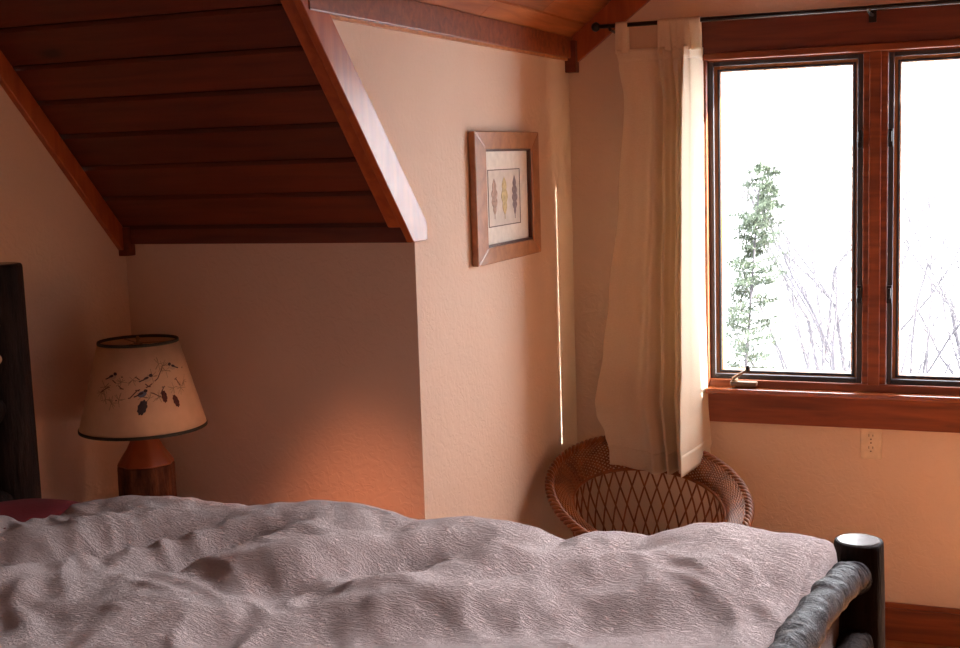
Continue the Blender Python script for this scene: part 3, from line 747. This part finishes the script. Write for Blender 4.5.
for cx_, cy_, fl_ in ((-.075, .158, 1), (.018, .150, 1), (.092, .172, -1), (.002, .112, 1)):
    m = MB(); patch(m, ell(cx_, cy_, .012, .0075, .3 * fl_), .0016); b0 = m.build('painted_bird', M['birdwhite'] if cx_ != .002 else M['birdblue'], sh)
    m = MB(); patch(m, ell(cx_ + .009 * fl_, cy_ + .008, .0052, .0042), .0022); stroke(m, [(cx_ - .008 * fl_, cy_ - .001), (cx_ - .022 * fl_, cy_ - .006)], .003, .0022); patch(m, ell(cx_ - .003 * fl_, cy_ + .002, .007, .003, .3 * fl_), .0022)
    m.build('painted_cap', M['darkpaint'], b0)

# ---------------------------------------------------------------- wicker chair
CH = empty('wicker_chair', (-1.085, 4.072, 0), 0); tag(CH, 'round brown wicker tub chair with open lattice back in the corner under the curtain', 'chair')
TB = math.radians(125)
def rimz(a): return .450 + .245 * ((1 + math.cos(a - TB)) / 2)
def rimr(a): return .328 + .012 * math.cos(a - TB)
def collar(a, t):                                        # t: 0 outer rim -> 1 inner edge
    r = rimr(a) - .075 * t - .012 * math.sin(PI * t); z = rimz(a) - t * (.020 + .080 * ((1 + math.cos(a - TB)) / 2) ** 1.4) + .014 * math.sin(PI * t)
    return Vector((r * math.cos(a), r * math.sin(a), z))
NS = 84
def ring(m, fn, r, nseg=NS * 2, sides=5, wave=0, ph=0):
    pts = []
    for k in range(nseg):
        a = 2 * PI * k / nseg; p = fn(a)
        if wave: p = p + Vector((math.cos(a) * .3, math.sin(a) * .3, .95)) * wave * (1 if (k + ph) % 2 else -1)
        pts.append(p)
    m.tube(pts, r, sides, closed=True)
m = MB()
for k in range(21): ring(m, lambda a, k=k: collar(a, .05 + .92 * k / 20), .0034, wave=.0028, ph=k)
for k in range(NS):
    a = 2 * PI * (k + .25) / NS; m.tube([collar(a, t / 5) - Vector((0, 0, .001)) for t in range(6)], .0030, 5)
m.build('woven_collar', M['wicker'], CH, smooth=True)
m = MB()                                                  # braided outer roll
for j in range(4):
    pts = []
    for k in range(300):
        a = 2 * PI * k / 300; q = a * 26 + j * PI / 2; p = collar(a, 0) + Vector((math.cos(a), math.sin(a), 0)) * (.010 * math.cos(q)) + Vector((0, 0, .010 * math.sin(q) - .004)); pts.append(p)
    m.tube(pts, .0072, 6, closed=True)
m.build('braided_rim', M['wicker'], CH, smooth=True)
m = MB(); ring(m, lambda a: collar(a, 1.0), .0065, 120, 8); m.build('inner_hoop', M['wicker'], CH, smooth=True)
SZ, SR = .365, .228
m = MB()
def latt(a, t):
    p = collar(a, 1.0); q = Vector((SR * math.cos(a), SR * math.sin(a), SZ)); r = p.lerp(q, t)
    return r + Vector((math.cos(a), math.sin(a), 0)) * .012 * math.sin(PI * t)
NL = 38
for k in range(NL):
    for sg in (1, -1):
        a0 = 2 * PI * k / NL
        for off_ in (0,):
            m.tube([latt(a0 + off_ + sg * t / 10 * .30, t / 10) + Vector((math.cos(a0), math.sin(a0), 0)) * .003 * sg for t in range(11)], .0034, 5)
m.build('lattice', M['wicker'], CH, smooth=True)
m = MB()
for k in range(26): ring(m, lambda a, k=k: Vector(((SR - .004) * (k + .6) / 26.6 * math.cos(a), (SR - .004) * (k + .6) / 26.6 * math.sin(a), SZ - .012 * (1 - (k / 26) ** 2))), .0046, 96 if k > 3 else 24, 5, wave=.002, ph=k)
m.lathe([(SR, SZ - .022), (SR, SZ - .014)], 48); m.build('seat', M['wicker'], CH, smooth=True)
m = MB()
for k in range(14): ring(m, lambda a, k=k: Vector(((SR + .004) * math.cos(a), (SR + .004) * math.sin(a), SZ - .004 - .0078 * k)), .0042, NS * 2, 5, wave=.0, ph=k)
for k in range(42):
    a = 2 * PI * k / 42; m.tube([((SR + .006) * math.cos(a), (SR + .006) * math.sin(a), SZ - .12), ((SR + .006) * math.cos(a), (SR + .006) * math.sin(a), SZ)], .004, 5)
m.build('seat_apron', M['wicker'], CH, smooth=True)
for k in range(4):
    a = TB + PI / 4 + k * PI / 2; m = MB(); m.tube([(.205 * math.cos(a), .205 * math.sin(a), .35), (.235 * math.cos(a), .235 * math.sin(a), .2), (.25 * math.cos(a), .25 * math.sin(a), .0)], [.016, .015, .016], 12)
    m.build('leg', M['wicker'], CH, smooth=True)
m = MB(); ring(m, lambda a: Vector((.236 * math.cos(a), .236 * math.sin(a), .15)), .009, 60, 8); m.build('stretcher_ring', M['wicker'], CH, smooth=True)

# ---------------------------------------------------------------- outdoors
def hillf(u, v):
    x = -60 + 120 * u; y_ = 5.2 + 95 * v
    z = -3.2 - 5.0 * min(1, (y_ - 5) / 25) + .18 * max(0, y_ - 34) + 2.2 * noise.noise(Vector((x * .04, y_ * .04, 0)))
    return (x, y_, z)
MB().grid(hillf, 60, 60).build('hillside', M['pale_hill'], smooth=True, kind='structure')
def groundz(x, y_): return hillf((x + 60) / 120, (y_ - 5.2) / 95)[2]
def spruce(x, y_, top, rad, label):
    g = groundz(x, y_); e = empty('spruce_tree', (x, y_, g)); tag(e, label, 'tree')
    H = top - g; r = random.Random(11)
    MB().tube([(0, 0, 0), (.02, 0, H * .5), (.24, 0, H * .97)], [.05, .022, .004], 8).build('trunk', M['barktree'], e, smooth=True)
    fo = MB(); z = H * .12
    while z < H * .985:
        f = 1 - z / H; ln = rad * (f ** .7) * r.uniform(.5, 1.25) + .05
        for b in range(3 if f > .06 else 2):
            a = r.uniform(0, 2 * PI); dx, dy = math.cos(a), math.sin(a); l = ln * r.uniform(.5, 1.15); up = r.uniform(.1, .6) if f < .35 else r.uniform(-.2, .4)
            P = [Vector((.02 + .24 * max(0, z / H - .5) * 2.0 + dx * l * t, dy * l * t, z + l * (up * t - .35 * t * t + .25 * t ** 3))) for t in [q / 8 for q in range(9)]]
            fo.tube(P, [.007 * (1 - q / 10) for q in range(9)], 3)
            for q in range(1, 9):
                for s in (-1, 1):
                    if r.random() < .2: continue
                    sl = l * .26 * (1.15 - q / 9) * r.uniform(.6, 1.3) + .05; d2 = Vector((dx * .8 - dy * s * .8, dy * .8 + dx * s * .8, r.uniform(-.35, .2))).normalized(); w0 = P[q]
                    for n_ in range(10):
                        wp = w0 + d2 * sl * n_ / 10; nd_ = (d2 * .8 + Vector((r.uniform(-1, 1), r.uniform(-1, 1), r.uniform(-1, 1)))).normalized(); sd_ = nd_.cross(Vector((.3, .2, 1))).normalized() * .0045
                        fo.add([wp - sd_, wp + sd_, wp + nd_ * .05], [(0, 1, 2)])
        z += (.030 + .045 * f)
    fo.build('foliage', M['spruce'], e, fixn=False)
spruce(-1.915, 9.5, 1.68, .74, 'small green spruce tree seen at the left of the left window pane')
def bare(x, y_, top, seed, lean=0, r0=.06):
    g = groundz(x, y_); H = top - g; r = random.Random(seed)
    m = MB()
    def br(p, d, ln, rad, dep):
        n = 5; pts = [p]; q = p.copy(); dd = d.copy()
        for i in range(n):
            dd = (dd + Vector((r.uniform(-.16, .16), r.uniform(-.16, .16), r.uniform(-.02, .12)))).normalized(); q = q + dd * ln / n; pts.append(q.copy())
        m.tube(pts, [max(.0042, rad * (1 - .55 * i / n)) for i in range(n + 1)], 5 if dep < 2 else 3, cap=False)
        if dep < 4:
            for i in range(1, n + 1):
                for _ in range((2 if i > 1 else 0) if dep == 0 else (1 if dep == 1 or i % 2 else 0)):
                    ax = Vector((r.uniform(-1, 1), r.uniform(-1, 1), r.uniform(.1, .9))).normalized()
                    br(pts[i], (dd * .75 + ax * .75).normalized(), ln * r.uniform(.30, .55), rad * (1 - .55 * i / n) * .55, dep + (1 if dep else 1))
    br(Vector((0, 0, 0)), Vector((lean, 0, 1)).normalized(), H * .80, r0, 0)
    return m, g
BT = [(-1.1, 11.5, 1.0, 1, .1), (-2.3, 13, .9, 2, .3), (-.9, 14.5, 1.3, 3, -.1), (-1.9, 17, 1.4, 4, .15), (.1, 13, .6, 5, -.1), (.9, 15, 1.0, 6, .1), (-.2, 18, 1.2, 7, .2), (-3.2, 20, 1.6, 8, .1), (-1.0, 10.2, .2, 9, .35)]
names = ['bare tree straight behind the middle of the left window pane', 'bare tree leaning right just behind the green spruce', 'slender bare tree behind the right part of the left pane', 'tall distant bare tree behind the left pane', 'bare sapling behind the left edge of the right pane', 'bare tree with spreading twigs beyond the right pane', 'distant bare tree behind the centre mullion of the window', 'farthest bare tree at left, beyond the spruce', 'strongly leaning bare sapling nearest to the left window pane']
for (x, y_, top, sd_, ln_), lb in zip(BT, names):
    m, g = bare(x, y_, top, sd_, ln_); o = m.build('bare_tree', M['barktree'], smooth=True, fixn=False); o.location = (x, y_, g)
    tag(o, lb, 'tree', 'bare trees outside the window')
